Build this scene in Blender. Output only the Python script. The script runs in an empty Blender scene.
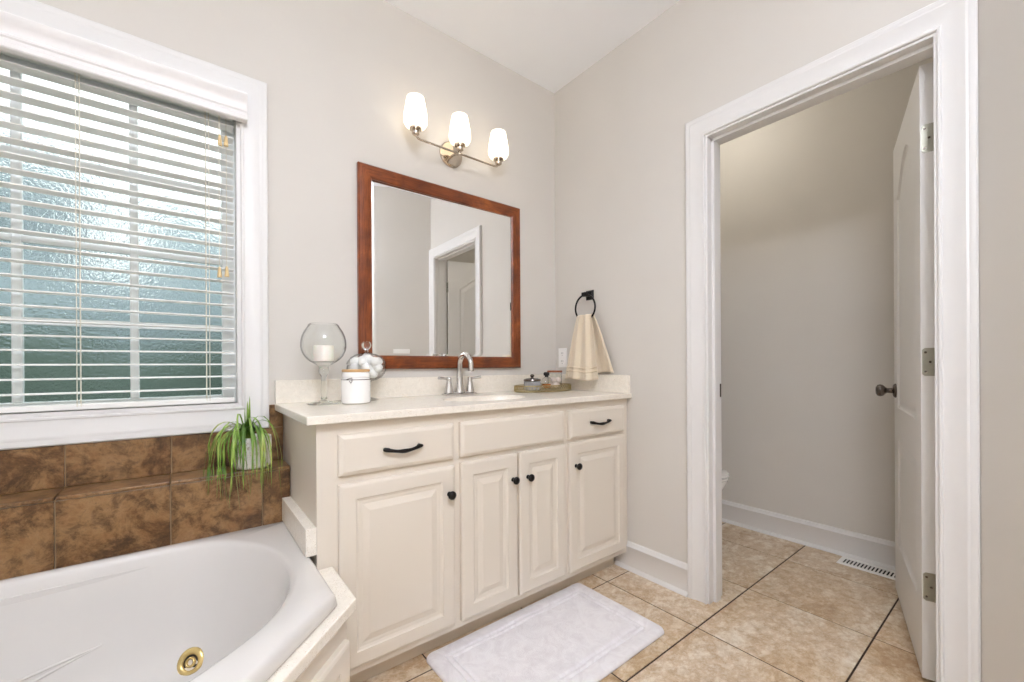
import bpy, bmesh, math, random
from mathutils import Vector, Matrix
random.seed(7)
PI = math.pi
SC = bpy.context.scene
C = SC.collection

# ------------------------------------------------------------------ camera
cam_d = bpy.data.cameras.new('camera')
cam = bpy.data.objects.new('camera', cam_d); C.objects.link(cam)
yaw, pit, rol = 0.9076673, -0.00067, -0.0054664
F = Vector((math.cos(yaw)*math.cos(pit), math.sin(yaw)*math.cos(pit), math.sin(pit)))
R = Vector((math.sin(yaw), -math.cos(yaw), 0)); U = R.cross(F)
c_, s_ = math.cos(rol), math.sin(rol)
R2 = c_*R + s_*U; U2 = -s_*R + c_*U
mt = Matrix(((R2.x, U2.x, -F.x), (R2.y, U2.y, -F.y), (R2.z, U2.z, -F.z))).to_4x4()
mt.translation = Vector((-1.8044, -1.8696, 1.0528))
cam.matrix_world = mt
cam_d.sensor_width = 36.0
cam_d.lens = 417.19/1024*36.0
cam_d.shift_y = (365.78-341)/1024
cam_d.clip_start = 0.02
SC.camera = cam

# ------------------------------------------------------------------ sky, exposure
world = bpy.data.worlds.new('overcast_sky'); SC.world = world
world.use_nodes = True
wn = world.node_tree.nodes; wl = world.node_tree.links
bg = wn['Background']
bg.inputs['Color'].default_value = (0.95, 0.98, 1.0, 1)
bg.inputs['Strength'].default_value = 1.7
SC.view_settings.view_transform = 'Standard'
SC.view_settings.look = 'None'
SC.view_settings.gamma = 1.0
SC.view_settings.use_curve_mapping = False
SC.view_settings.exposure = 0.62
SC.cycles.max_bounces = 14
SC.cycles.diffuse_bounces = 8
SC.cycles.glossy_bounces = 6
SC.cycles.transmission_bounces = 14
SC.cycles.transparent_max_bounces = 12
SC.cycles.sample_clamp_indirect = 6.0

FILL_LIGHT = 38.0  # strength of the added fill globe, standing in for bounced flash
CLOSET_LIGHT = 7.0
SHADE_LIGHT = 1.0

# ------------------------------------------------------------------ materials
def lin(c):
    return tuple(((v/255)/12.92 if v/255 <= .04045 else ((v/255+.055)/1.055)**2.4) for v in c) + (1,)

class M:
    """small node-graph builder around one Principled material"""
    def __init__(self, name, rgb=(200, 200, 200), rough=.5, metal=0.0, **kw):
        self.m = bpy.data.materials.new(name); self.m.use_nodes = True
        self.n = self.m.node_tree.nodes; self.l = self.m.node_tree.links
        self.b = self.n['Principled BSDF']
        self.b.inputs['Base Color'].default_value = lin(rgb)
        self.b.inputs['Roughness'].default_value = rough
        self.b.inputs['Metallic'].default_value = metal
        for k, v in kw.items():
            self.b.inputs[k.replace('_', ' ')].default_value = v
        self._co = None
    def co(self):
        if not self._co: self._co = self.n.new('ShaderNodeTexCoord').outputs['Object']
        return self._co
    def mapped(self, scale=(1, 1, 1), rot=(0, 0, 0), src=None):
        mp = self.n.new('ShaderNodeMapping'); mp.inputs['Scale'].default_value = scale
        mp.inputs['Rotation'].default_value = rot
        self.l.new(src or self.co(), mp.inputs['Vector']); return mp.outputs['Vector']
    def noise(self, scale=5, detail=4, rough=.5, dist=0.0, vec=None):
        t = self.n.new('ShaderNodeTexNoise')
        t.inputs['Scale'].default_value = scale; t.inputs['Detail'].default_value = detail
        t.inputs['Roughness'].default_value = rough; t.inputs['Distortion'].default_value = dist
        self.l.new(vec or self.co(), t.inputs['Vector']); return t.outputs['Fac']
    def voronoi(self, scale=50, vec=None, out='Distance'):
        t = self.n.new('ShaderNodeTexVoronoi'); t.inputs['Scale'].default_value = scale
        self.l.new(vec or self.co(), t.inputs['Vector']); return t.outputs[out]
    def ramp(self, fac, stops):
        r = self.n.new('ShaderNodeValToRGB'); e = r.color_ramp.elements
        while len(e) < len(stops): e.new(.5)
        for el, (p, col) in zip(e, stops): el.position = p; el.color = lin(col)
        self.l.new(fac, r.inputs['Fac']); return r.outputs['Color']
    def mix(self, fac, a, b, mode='MIX'):
        x = self.n.new('ShaderNodeMix'); x.data_type = 'RGBA'; x.blend_type = mode
        for s, v in ((x.inputs['Factor'], fac), (x.inputs[6], a), (x.inputs[7], b)):
            if isinstance(v, (int, float)): s.default_value = v
            elif isinstance(v, tuple): s.default_value = v
            else: self.l.new(v, s)
        return x.outputs[2]
    def color(self, out): self.l.new(out, self.b.inputs['Base Color']); return self
    def bump(self, fac, strength=.2, dist=.002):
        b = self.n.new('ShaderNodeBump'); b.inputs['Strength'].default_value = strength
        b.inputs['Distance'].default_value = dist
        self.l.new(fac, b.inputs['Height']); self.l.new(b.outputs['Normal'], self.b.inputs['Normal']); return self

def paint(name, rgb, rough=.6, bump=.08, var=4):
    k = M(name, rgb, rough)
    n = k.noise(1.3, 3)
    a = tuple(max(0, v-var) for v in rgb); b = tuple(min(255, v+var//2) for v in rgb)
    k.color(k.ramp(n, [(.3, a), (.7, b)]))
    k.bump(k.noise(180, 2), bump, .001)
    return k.m

wall_m = paint('greige wall paint', (212, 207, 199), .75)
ceil_m = paint('white ceiling paint', (247, 249, 252), .9)
trim_m = paint('white gloss trim paint', (225, 223, 220), .4, .02, 2)
cab_m = paint('cream cabinet paint', (222, 213, 199), .36, .03, 3)
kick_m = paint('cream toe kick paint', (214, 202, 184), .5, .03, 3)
blind_m = M('white faux wood slat', (240, 239, 235), .45).m
blind_m2 = M('cream blind valance', (236, 233, 231), .4).m

# counter: cream cultured stone with tan specks
def speck(name, base, s1, s2, thr=.06, rough=.22):
    k = M(name, base, rough)
    w = k.noise(60, 3)
    col = k.ramp(w, [(.35, tuple(v-7 for v in base)), (.65, base)])
    v1 = k.voronoi(260); f1 = k.ramp(v1, [(thr, (255, 255, 255)), (thr+.08, (0, 0, 0))])
    n1 = k.ramp(k.noise(30, 2), [(.46, (0, 0, 0)), (.54, (255, 255, 255))])
    f1 = k.mix(1.0, f1, n1, 'MULTIPLY')
    col = k.mix(f1, col, lin(s1))
    v2 = k.voronoi(170, k.mapped((1, 1, 1), (.4, .3, .9)))
    f2 = k.ramp(v2, [(thr*.8, (255, 255, 255)), (thr*.8+.06, (0, 0, 0))])
    col = k.mix(f2, col, lin(s2))
    k.color(col); return k.m
counter_m = speck('speckled cream solid surface', (240, 233, 220), (186, 158, 120), (214, 202, 182), .15)

# floor tile: beige travertine look, each tile its own figure
def cell_vec(k, sx, sy, ox, oy):
    mp = k.n.new('ShaderNodeMapping'); mp.vector_type = 'POINT'
    mp.inputs['Location'].default_value = (-ox/sx, -oy/sy, 0); mp.inputs['Scale'].default_value = (1/sx, 1/sy, 0)
    k.l.new(k.co(), mp.inputs['Vector'])
    fl = k.n.new('ShaderNodeVectorMath'); fl.operation = 'FLOOR'; k.l.new(mp.outputs['Vector'], fl.inputs[0])
    wn_ = k.n.new('ShaderNodeTexWhiteNoise'); wn_.noise_dimensions = '3D'; k.l.new(fl.outputs[0], wn_.inputs['Vector'])
    mu = k.n.new('ShaderNodeVectorMath'); mu.operation = 'SCALE'; mu.inputs['Scale'].default_value = 9.0
    k.l.new(wn_.outputs['Color'], mu.inputs[0])
    ad = k.n.new('ShaderNodeVectorMath'); ad.operation = 'ADD'
    k.l.new(k.co(), ad.inputs[0]); k.l.new(mu.outputs[0], ad.inputs[1]); return ad.outputs[0]
TX, TY, TOX, TOY = .466, .4535, -.196, -.5525
k = M('beige travertine floor tile', (214, 196, 168), .33)
v = cell_vec(k, TX, TY, TOX, TOY)
big = k.ramp(k.noise(3.4, 10, .70, .15, v), [(.32, (188, 164, 134)), (.44, (216, 198, 172)), (.56, (230, 219, 202)), (.68, (202, 181, 152))])
vein = k.ramp(k.noise(6, 12, .76, .2, k.mapped((1, 1.5, 1), (0, 0, .6), v)), [(.41, (255, 255, 255)), (.49, (218, 194, 162)), (.57, (255, 255, 255))])
col = k.mix(.7, big, vein, 'MULTIPLY')
fine = k.ramp(k.noise(24, 9, .8, .2, v), [(.38, (214, 198, 176)), (.55, (255, 255, 255))])
k.color(k.mix(.7, col, fine, 'MULTIPLY')); k.bump(k.noise(26, 4), .12, .002)
tile_m = k.m
grout_m = M('dark brown grout', (62, 48, 38), .9).m

k = M('brown mottled wall tile', (116, 84, 54), .3)
v = cell_vec(k, .255, .2, -1.592, 0)
c1 = k.ramp(k.noise(9, 12, .76, .35, v), [(.34, (66, 44, 27)), (.45, (104, 75, 47)), (.52, (140, 108, 72)), (.60, (152, 120, 84)), (.72, (112, 80, 50))])
c2 = k.ramp(k.noise(16, 10, .78, .5, v), [(.40, (118, 92, 72)), (.50, (255, 250, 240)), (.60, (225, 200, 172))])
k.color(k.mix(.6, c1, c2, 'MULTIPLY')); k.bump(k.noise(40, 5), .3, .002)
btile_m = k.m
bgrout_m = M('tan grout', (168, 142, 110), .9).m

k = M('cherry stained wood', (140, 66, 32), .28)
g = k.noise(5, 6, .6, .8, k.mapped((1, 1, 1)))
st = k.noise(30, 4, .6, .3, k.mapped((6, 6, .5)))
c1 = k.ramp(g, [(.3, (90, 38, 14)), (.55, (134, 68, 28)), (.75, (168, 96, 46))])
c2 = k.ramp(st, [(.3, (170, 140, 120)), (.55, (255, 255, 255))])
k.color(k.mix(.8, c1, c2, 'MULTIPLY')); wood_v = k.m
k = M('cherry stained wood along', (140, 66, 32), .28)
g = k.noise(5, 6, .6, .8); st = k.noise(30, 4, .6, .3, k.mapped((.5, 6, 6)))
c1 = k.ramp(g, [(.3, (90, 38, 14)), (.55, (134, 68, 28)), (.75, (168, 96, 46))])
c2 = k.ramp(st, [(.3, (170, 140, 120)), (.55, (255, 255, 255))])
k.color(k.mix(.8, c1, c2, 'MULTIPLY')); wood_h = k.m

acryl_m = M('white tub acrylic', (216, 212, 207), .14, Coat_Weight=.4, Coat_Roughness=.05).m
porc_m = M('white porcelain', (236, 234, 230), .1).m
chrome_m = M('polished chrome', (214, 212, 210), .09, 1.0).m
nickel_m = M('polished nickel', (200, 188, 172), .12, 1.0).m
hinge_m = M('satin nickel hinge', (168, 166, 152), .38, .85).m
knobm_m = M('dark pewter knob', (112, 104, 98), .22, 1.0).m
black_m = M('oil rubbed black metal', (22, 19, 18), .32, .5).m
bronze_m = M('antique brass tray metal', (176, 160, 118), .28, .9).m
gold_m = M('pale gold jet trim', (222, 196, 132), .25, .6).m
dark_m = M('dark hole', (20, 18, 17), .7).m
mirror_m = M('mirror silver', (250, 251, 250), .0, 1.0).m
plate_m = M('white plastic plate', (244, 242, 238), .35).m
slot_m = M('grey slot plastic', (120, 116, 112), .5).m
wax_m = M('white candle wax', (248, 244, 236), .5, Subsurface_Weight=.2).m
milk_m = M('white milk glass', (246, 244, 240), .12).m
cord_m = M('cream cord', (226, 220, 206), .8).m
tassel_m = M('natural wood tassel', (226, 200, 148), .5).m
amber_m = M('amber perfume', (232, 140, 46), .1, Transmission_Weight=.6).m
copper_m = M('copper brown lid', (170, 104, 70), .35, .4).m
bamboo_m = M('bamboo lid wood', (198, 158, 108), .5).m
stone_m = M('grey crystal', (170, 172, 176), .15, .2).m
soil_m = M('dark potting soil', (40, 30, 22), .95).m
k = M('cotton wool', (250, 249, 247), .95); k.bump(k.noise(160, 5), .8, .004); cotton_m = k.m
k = M('beige terry towel', (234, 219, 194), .95)
k.b.inputs['Sheen Weight'].default_value = .3
k.bump(k.voronoi(420), .7, .003); towel_m = k.m
k = M('white terry bath mat', (238, 233, 234), .95)
k.b.inputs['Sheen Weight'].default_value = .3
nz = k.noise(14, 5, .65, 1.5)
k.color(k.ramp(nz, [(.3, (226, 221, 223)), (.6, (240, 237, 238))]))
k.bump(k.noise(320, 4), .6, .004); mat_m = k.m
k = M('spider plant leaf', (120, 160, 50), .45)
k.color(k.ramp(k.noise(9, 3), [(.3, (66, 104, 28)), (.46, (112, 146, 52)), (.6, (164, 182, 92)), (.8, (176, 142, 70))]))
leaf_m = k.m
k = M('ribbed white ceramic', (232, 226, 216), .55)
k.color(k.ramp(k.noise(150, 2, .5, 0, k.mapped((1, 1, .5))), [(.36, (196, 182, 160)), (.46, (238, 234, 226))])); pot_m = k.m

def glass(name, rgb=(255, 255, 255), rough=0.0, ior=1.45):
    m = bpy.data.materials.new(name); m.use_nodes = True
    n = m.node_tree.nodes; l = m.node_tree.links; n.clear()
    o = n.new('ShaderNodeOutputMaterial'); g = n.new('ShaderNodeBsdfGlass')
    g.inputs['Color'].default_value = lin(rgb); g.inputs['Roughness'].default_value = rough
    g.inputs['IOR'].default_value = ior
    l.new(g.outputs[0], o.inputs['Surface']); return m, n, l, g
solid_glass_m = glass('solid clear glass', (252, 253, 252))[0]
# blown, thin-walled glass: clear through, reflecting at grazing angles, a little darker at the rim
glass_m = bpy.data.materials.new('thin blown glass'); glass_m.use_nodes = True
n = glass_m.node_tree.nodes; l = glass_m.node_tree.links; n.clear()
o = n.new('ShaderNodeOutputMaterial'); tr_ = n.new('ShaderNodeBsdfTransparent'); gl = n.new('ShaderNodeBsdfGlossy'); mx = n.new('ShaderNodeMixShader')
gl.inputs['Roughness'].default_value = .02; lw = n.new('ShaderNodeLayerWeight'); lw.inputs['Blend'].default_value = .5
rp = n.new('ShaderNodeValToRGB'); rp.color_ramp.elements[0].position = .6; rp.color_ramp.elements[0].color = (.985, .99, .985, 1)
rp.color_ramp.elements[1].position = .95; rp.color_ramp.elements[1].color = (.55, .56, .57, 1)
l.new(lw.outputs['Facing'], rp.inputs['Fac']); l.new(rp.outputs['Color'], tr_.inputs['Color'])
fr = n.new('ShaderNodeMapRange'); fr.inputs['From Min'].default_value = .45; fr.inputs['From Max'].default_value = 1.0; fr.inputs['To Min'].default_value = .035; fr.inputs['To Max'].default_value = .5
l.new(lw.outputs['Facing'], fr.inputs['Value']); l.new(fr.outputs[0], mx.inputs[0]); l.new(tr_.outputs[0], mx.inputs[1]); l.new(gl.outputs[0], mx.inputs[2]); l.new(mx.outputs[0], o.inputs['Surface'])
# obscured window glass: pebbled, blurs whatever is outside
obs_m, n, l, g = glass('pebbled obscure glass', (248, 252, 251), .26, 1.22)
t = n.new('ShaderNodeTexCoord'); nz = n.new('ShaderNodeTexVoronoi'); nz.inputs['Scale'].default_value = 150
nn = n.new('ShaderNodeTexNoise'); nn.inputs['Scale'].default_value = 150; nn.inputs['Detail'].default_value = 1.7
bp = n.new('ShaderNodeBump'); bp.inputs['Strength'].default_value = .9; bp.inputs['Distance'].default_value = .003
l.new(t.outputs['Object'], nn.inputs['Vector']); l.new(nn.outputs['Fac'], bp.inputs['Height'])
l.new(bp.outputs['Normal'], g.inputs['Normal'])

def emit(name, rgb, strength, diffuse=(240, 238, 232)):
    k = M(name, diffuse, .3)
    k.b.inputs['Emission Color'].default_value = lin(rgb); k.b.inputs['Emission Strength'].default_value = strength
    return k.m
shade_m = emit('glowing opal shade glass', (255, 238, 212), SHADE_LIGHT)
fill_globe_m = emit('added fill light globe', (232, 238, 252), FILL_LIGHT)
dome2_m = emit('lit closet globe', (255, 250, 240), CLOSET_LIGHT)

# ------------------------------------------------------------------ mesh helpers
def obj(name, bm, mat, parent=None, smooth=False, bevel=0, kind=None, recalc=True):
    if recalc: bmesh.ops.recalc_face_normals(bm, faces=bm.faces)
    me = bpy.data.meshes.new(name); bm.to_mesh(me); bm.free()
    for m in (mat if isinstance(mat, (list, tuple)) else [mat]): me.materials.append(m)
    o = bpy.data.objects.new(name, me); C.objects.link(o)
    if smooth:
        for p in me.polygons: p.use_smooth = True
        if smooth != True:
            try: me.set_sharp_from_angle(angle=math.radians(smooth))
            except Exception: pass
    if bevel:
        b = o.modifiers.new('bevel', 'BEVEL'); b.width = bevel; b.segments = 2; b.limit_method = 'ANGLE'; b.angle_limit = math.radians(40)
        b.harden_normals = False
    if parent: o.parent = parent
    if kind: o['kind'] = kind
    return o
def struct(name, bm, mat, **kw):
    return obj(name, bm, mat, kind='structure', **kw)
def thing(name, label, cat, loc=(0, 0, 0), rz=0, group=None):
    o = bpy.data.objects.new(name, None); C.objects.link(o); o.empty_display_size = .05
    o.location = loc; o.rotation_euler = (0, 0, rz)
    return tag(o, label, cat, group)
def tag(o, label, cat, group=None):
    o['label'] = label; o['category'] = cat
    if group: o['group'] = group
    return o
def B(): return bmesh.new()
def box(bm, x0, x1, y0, y1, z0, z1, mi=0):
    vs = [bm.verts.new((x, y, z)) for x in (x0, x1) for y in (y0, y1) for z in (z0, z1)]
    for q in ((0, 1, 3, 2), (4, 6, 7, 5), (0, 4, 5, 1), (2, 3, 7, 6), (0, 2, 6, 4), (1, 5, 7, 3)):
        f = bm.faces.new([vs[i] for i in q]); f.material_index = mi
    return bm
def loft(bm, loops, closed=True, cap0=False, cap1=False, mi=0):
    rows = [[bm.verts.new(p) for p in lp] for lp in loops]
    for a, b in zip(rows, rows[1:]):
        n = len(a); rng = range(n) if closed else range(n-1)
        for i in rng:
            j = (i+1) % n
            f = bm.faces.new((a[i], a[j], b[j], b[i])); f.material_index = mi
    if cap0: f = bm.faces.new(rows[0][::-1]); f.material_index = mi
    if cap1: f = bm.faces.new(rows[-1]); f.material_index = mi
    return rows
def lathe(bm, prof, seg=40, c=(0, 0, 0), sx=1, sy=1, mi=0):
    """prof = [(r, z)...]; r == 0 closes to a point"""
    rows = []
    for r, z in prof:
        if r < 1e-6: rows.append([bm.verts.new((c[0], c[1], c[2]+z))])
        else: rows.append([bm.verts.new((c[0]+sx*r*math.cos(2*PI*i/seg), c[1]+sy*r*math.sin(2*PI*i/seg), c[2]+z)) for i in range(seg)])
    for a, b in zip(rows, rows[1:]):
        for i in range(seg):
            j = (i+1) % seg
            if len(a) == 1 and len(b) == 1: continue
            if len(a) == 1: f = bm.faces.new((a[0], b[j], b[i]))
            elif len(b) == 1: f = bm.faces.new((a[i], a[j], b[0]))
            else: f = bm.faces.new((a[i], a[j], b[j], b[i]))
            f.material_index = mi
    return bm
def tube(bm, pts, rad, seg=10, cap=True, flat=1.0):
    """tube along points; rad = number or list"""
    pts = [Vector(p) for p in pts]; n = len(pts)
    rad = rad if isinstance(rad, (list, tuple)) else [rad]*n
    t0 = (pts[1]-pts[0]).normalized()
    up = Vector((0, 0, 1)) if abs(t0.z) < .9 else Vector((1, 0, 0))
    nrm = (up - t0*up.dot(t0)).normalized(); loops = []
    for i, p in enumerate(pts):
        t = (pts[min(i+1, n-1)]-pts[max(i-1, 0)]).normalized()
        nrm = (nrm - t*nrm.dot(t)).normalized(); bi = t.cross(nrm)
        loops.append([p + rad[i]*(math.cos(2*PI*k/seg)*nrm + flat*math.sin(2*PI*k/seg)*bi) for k in range(seg)])
    loft(bm, loops, True, cap, cap); return bm
def sphere(bm, c, r, sz=1.0, u=20, v=12, sx=1.0, sy=1.0):
    prof = [(r*math.sin(PI*i/v), -r*sz*math.cos(PI*i/v)) for i in range(v+1)]
    prof[0] = (0, prof[0][1]); prof[-1] = (0, prof[-1][1])
    return lathe(bm, prof, u, c, sx, sy)
def holes(bm, outer, inners, f, mi=0):
    """flat face with holes; f maps (u, v) -> 3-D point"""
    es = []; rings = []
    for ring in [outer]+list(inners):
        vs = [bm.verts.new(f(*p)) for p in ring]; rings.append(vs)
        es += [bm.edges.new((vs[i], vs[(i+1) % len(vs)])) for i in range(len(vs))]
    g = bmesh.ops.triangle_fill(bm, use_beauty=True, use_dissolve=False, edges=es)
    for x in g['geom']:
        if isinstance(x, bmesh.types.BMFace): x.material_index = mi
    return rings
def bridge(bm, a, b, mi=0):
    n = len(a)
    for i in range(n):
        j = (i+1) % n
        f = bm.faces.new((a[i], a[j], b[j], b[i])); f.material_index = mi
def rect_loops(bm, x0, x1, z0, z1, steps, f, mi=0):
    """nested rectangles: steps = [(inset, depth)...]; f(u, v, depth)"""
    lps = [[f(x0+i, z0+i, d), f(x1-i, z0+i, d), f(x1-i, z1-i, d), f(x0+i, z1-i, d)] for i, d in steps]
    loft(bm, lps, True, False, True, mi)
def frame_sweep(bm, x0, x1, z0, z1, prof, f, open_bottom=False):
    """mitred casing around the rectangle; prof = [(outward, thickness)...]; f(u, v, depth)"""
    lps = []
    for u, d in prof:
        if open_bottom: lps.append([f(x0-u, z0, d), f(x0-u, z1+u, d), f(x1+u, z1+u, d), f(x1+u, z0, d)])
        else: lps.append([f(x0-u, z0-u, d), f(x0-u, z1+u, d), f(x1+u, z1+u, d), f(x1+u, z0-u, d)])
    rows = loft(bm, lps, not open_bottom)
    if open_bottom:
        bm.faces.new([r[0] for r in rows]); bm.faces.new([r[-1] for r in rows])

CEIL = 2.735
WX0, WX1, WZ0, WZ1 = -3.06, -1.640, .905, 2.062      # window opening
DY0, DY1, DZ = -.950, -1.668, 2.060                    # door opening (casing inner edge)
LX = -3.30; BY = -3.05; CFX = 1.045; WT = .115
CLY = -1.99                                            # closet right side

# ------------------------------------------------------------------ shell
bm = B(); box(bm, LX-.2, CFX+.2, BY-.2, .15, -.12, -.0025, 1)
def tiles(bm, rx0, rx1, ry0, ry1):
    i0 = math.floor((rx0-TOX)/TX)-1; j0 = math.floor((ry0-TOY)/TY)-1
    i = i0
    while TOX+i*TX < rx1:
        j = j0
        while TOY+j*TY < ry1:
            x0, x1 = max(rx0, TOX+i*TX+.0031), min(rx1, TOX+(i+1)*TX-.0031)
            y0, y1 = max(ry0, TOY+j*TY+.0031), min(ry1, TOY+(j+1)*TY-.0031)
            if x1-x0 > .01 and y1-y0 > .01:
                b = .0014
                lps = [[(x0, y0, -.003), (x1, y0, -.003), (x1, y1, -.003), (x0, y1, -.003)],
                       [(x0, y0, -b), (x1, y0, -b), (x1, y1, -b), (x0, y1, -b)],
                       [(x0+b, y0+b, 0), (x1-b, y0+b, 0), (x1-b, y1-b, 0), (x0+b, y1-b, 0)]]
                loft(bm, lps, True, False, True, 0)
            j += 1
        i += 1
tiles(bm, LX, CFX, BY, 0)
floor = struct('floor', bm, [tile_m, grout_m], recalc=False)
bm = B(); box(bm, LX-.2, CFX+.2, BY-.2, .2, CEIL, CEIL+.1); struct('ceiling', bm, ceil_m)
# back wall with window opening (continues behind the closet)
bm = B()
box(bm, LX-.12, WX0, 0, .12, 0, CEIL); box(bm, WX1, CFX+.12, 0, .12, 0, CEIL)
box(bm, WX0, WX1, 0, .12, 0, WZ0); box(bm, WX0, WX1, 0, .12, WZ1, CEIL)
struct('wall_back', bm, wall_m)
# right wall with door opening
bm = B()
box(bm, 0, WT, DY0-.006, 0, 0, CEIL); box(bm, 0, WT, -1.99, DY1+.006, 0, CEIL)
box(bm, 0, WT, DY1+.006, DY0-.006, DZ+.006, CEIL)
struct('wall_right', bm, wall_m)
bm = B(); box(bm, LX-.12, LX, BY, 0, 0, CEIL); struct('wall_left', bm, wall_m)
bm = B(); box(bm, LX-.12, -1.44, BY-.12, BY, 0, CEIL); struct('wall_front', bm, wall_m)
# angled wall running off from beside the door casing
bm = B()
loft(bm, [[(-.002, -1.747, z), (-1.55, -2.714, z), (-1.55, -3.055, z), (-1.43, -3.12, z), (-1.43, -2.78, z), (.0, -1.89, z)] for z in (0, CEIL)], True, True, True)
struct('wall_angled', bm, wall_m)
bm = B(); box(bm, CFX, CFX+.12, -2.11, 0, 0, CEIL); struct('wall_closet_far', bm, wall_m)
bm = B(); box(bm, WT, CFX, CLY-.12, CLY, 0, CEIL); struct('wall_closet_front', bm, wall_m)

# ------------------------------------------------------------------ door frame
CAS = [(0, 0), (0, .009), (.003, .012), (.008, .012), (.011, .009), (.016, .0085), (.045, .0125), (.055, .0175), (.060, .0195), (.066, .018), (.072, .0205), (.080, .0205), (.084, .017), (.084, 0)]
CW = .084
def fB(u, v, d): return (-d, u, v)
bm = B(); frame_sweep(bm, DY1+.0, DY0-.0, 0, DZ, CAS, fB, True)
struct('trim_1', bm, trim_m, smooth=35)
bm = B(); frame_sweep(bm, DY1, DY0, 0, DZ, CAS, lambda u, v, d: (WT+d, u, v), True)
struct('trim_2', bm, trim_m, smooth=35)
# jambs and stops
bm = B(); JY0, JY1, JZ = DY0-.005, DY1+.005, DZ-.005
def jamb_run(x0, x1, t, tr_side):   # U-shaped lining of thickness t
    box(bm, x0, x1, JY0-t, JY0+.012, 0, JZ+.012)
    box(bm, x0, x1, JY1-.012, JY1+tr_side, 0, JZ+.012)
    box(bm, x0, x1, JY1, JY0, JZ-t, JZ+.012)
jamb_run(-.002, WT+.002, .004, .003); jamb_run(.034, .078, .016, .007)
struct('trim_3', bm, trim_m, bevel=.002)
plt = obj('strike_plate', box(B(), .082, .110, JY0-.0062, JY0-.003, .905, .965), knobm_m)
plt.parent = bpy.data.objects['trim_3']

# ------------------------------------------------------------------ closet door (door_1)
DW, DH, DT = .700, 2.025, .035
droot = bpy.data.objects.new('door_1', None); C.objects.link(droot); droot['kind'] = 'structure'
droot.location = (.122, -1.648, .012); droot.rotation_euler = (0, 0, math.radians(14.8))
def arch(x0, x1, z0, zs, rise, n=14):
    pts = [(x0, z0), (x1, z0), (x1, zs)]
    for i in range(1, n):
        t = i/n; x = x1+(x0-x1)*t
        s = math.sin(PI*t)**2 if True else 0
        pts.append((x, zs+rise*(math.sin(PI*t)**1.3)))
    pts.append((x0, zs)); return pts
def inset_poly(p, d):
    n = len(p); out = []
    for i in range(n):
        a, b, c = Vector(p[i-1]), Vector(p[i]), Vector(p[(i+1) % n])
        e1 = (b-a).normalized(); e2 = (c-b).normalized()
        n1 = Vector((-e1.y, e1.x)); n2 = Vector((-e2.y, e2.x)); m = n1+n2
        m = m/max(.3, m.dot(n1)) if m.length > 1e-6 else n1
        out.append(tuple(b+m*d))
    return out
bm = B()
ST = .108
panels = [arch(ST, DW-ST, .845, 1.765, .135), [(ST, .235), (DW-ST, .235), (DW-ST, .705), (ST, .705)]]
for side in (0, 1):
    y0 = DT if side else 0; sg = -1 if side else 1
    f = lambda u, v: (u, y0, v)
    rings = holes(bm, [(0, 0), (DW, 0), (DW, DH), (0, DH)], panels, f)
    for P, ring in zip(panels, rings[1:]):
        prev = ring
        for d, dep in ((.003, .007), (.010, .011), (.018, .011), (.040, .0045), (.048, .004)):
            q = [bm.verts.new((a, y0+sg*dep, b)) for a, b in inset_poly(P, d)]
            bridge(bm, prev, q); prev = q
        bm.faces.new(prev)
    if side == 0: r0 = rings[0]
    else: bridge(bm, r0, rings[0])
obj('door_leaf', bm, trim_m, droot, bevel=0)
# knobs, both sides
def door_knob(y, sg):
    bm = B(); r = Matrix.Rotation(-sg*PI/2, 4, 'X')
    lathe(bm, [(0, 0), (.032, 0), (.032, .004), (.026, .010), (.012, .012), (.011, .030), (.016, .036), (.025, .044), (.028, .054), (.025, .064), (.015, .070), (0, .071)], 28)
    bmesh.ops.transform(bm, matrix=Matrix.Translation((DW-.058, y, .917)) @ r, verts=bm.verts)
    obj('door_knob', bm, knobm_m, droot, smooth=True)
door_knob(DT, 1); door_knob(0, -1)
for hz in (1.78, 1.045, .305):
    bm = B()
    # leaf let into the door's hinge edge, rounded away from the barrel
    pts = [(.000, 0), (.026, 0), (.032, .006), (.032, .086), (.026, .092), (.000, .092)]
    loft(bm, [[(-.0022, a, hz-.046+b) for a, b in pts], [(.0015, a, hz-.046+b) for a, b in pts]], True, True, True)
    tube(bm, [(-.004, -.004, hz-.047), (-.004, -.004, hz+.047)], .0055, 12)
    h = obj('hinge', bm, hinge_m, droot)
    bm = B()
    for a, b in ((.024, .014), (.013, .046), (.024, .078)):
        tube(bm, [(-.0030, a, hz-.046+b), (-.0018, a, hz-.046+b)], .0035, 10)
    obj('screw', bm, knobm_m, h)

# ------------------------------------------------------------------ baseboards
BB = [(0, 0), (.026, 0), (.024, .008), (.016, .016), (.013, .018), (.013, .112), (.016, .116), (.015, .121), (.009, .126), (.008, .134), (.004, .140), (0, .141)]
def baseboard(name, pts, side):
    """swept along 2-D pts; side=+1 offsets to the left of travel"""
    bm = B(); P = [Vector(p) for p in pts]; loops = []
    for i, p in enumerate(P):
        a = (P[i]-P[i-1]).normalized() if i else None
        b = (P[i+1]-P[i]).normalized() if i+1 < len(P) else None
        a = a or b; b = b or a
        n1 = Vector((-a.y, a.x))*side; n2 = Vector((-b.y, b.x))*side; m = n1+n2; m /= m.dot(n1)
        loops.append([(p.x+m.x*d, p.y+m.y*d, z) for d, z in BB])
    loft(bm, loops, True, True, True); return struct(name, bm, trim_m, smooth=50)
baseboard('baseboard_right', [(0, -.462), (0, DY0+CW+.0)], -1)
baseboard('baseboard_closet', [(WT, DY0+CW), (WT, 0), (CFX, 0), (CFX, CLY), (WT, CLY), (WT, DY1-CW)], -1)
baseboard('baseboard_angled', [(-.03, -1.7655), (-1.548, -2.713), (-1.55, -3.05)], -1)
baseboard('baseboard_front', [(-1.56, BY), (LX, BY), (LX, -1.25)], -1)

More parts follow.
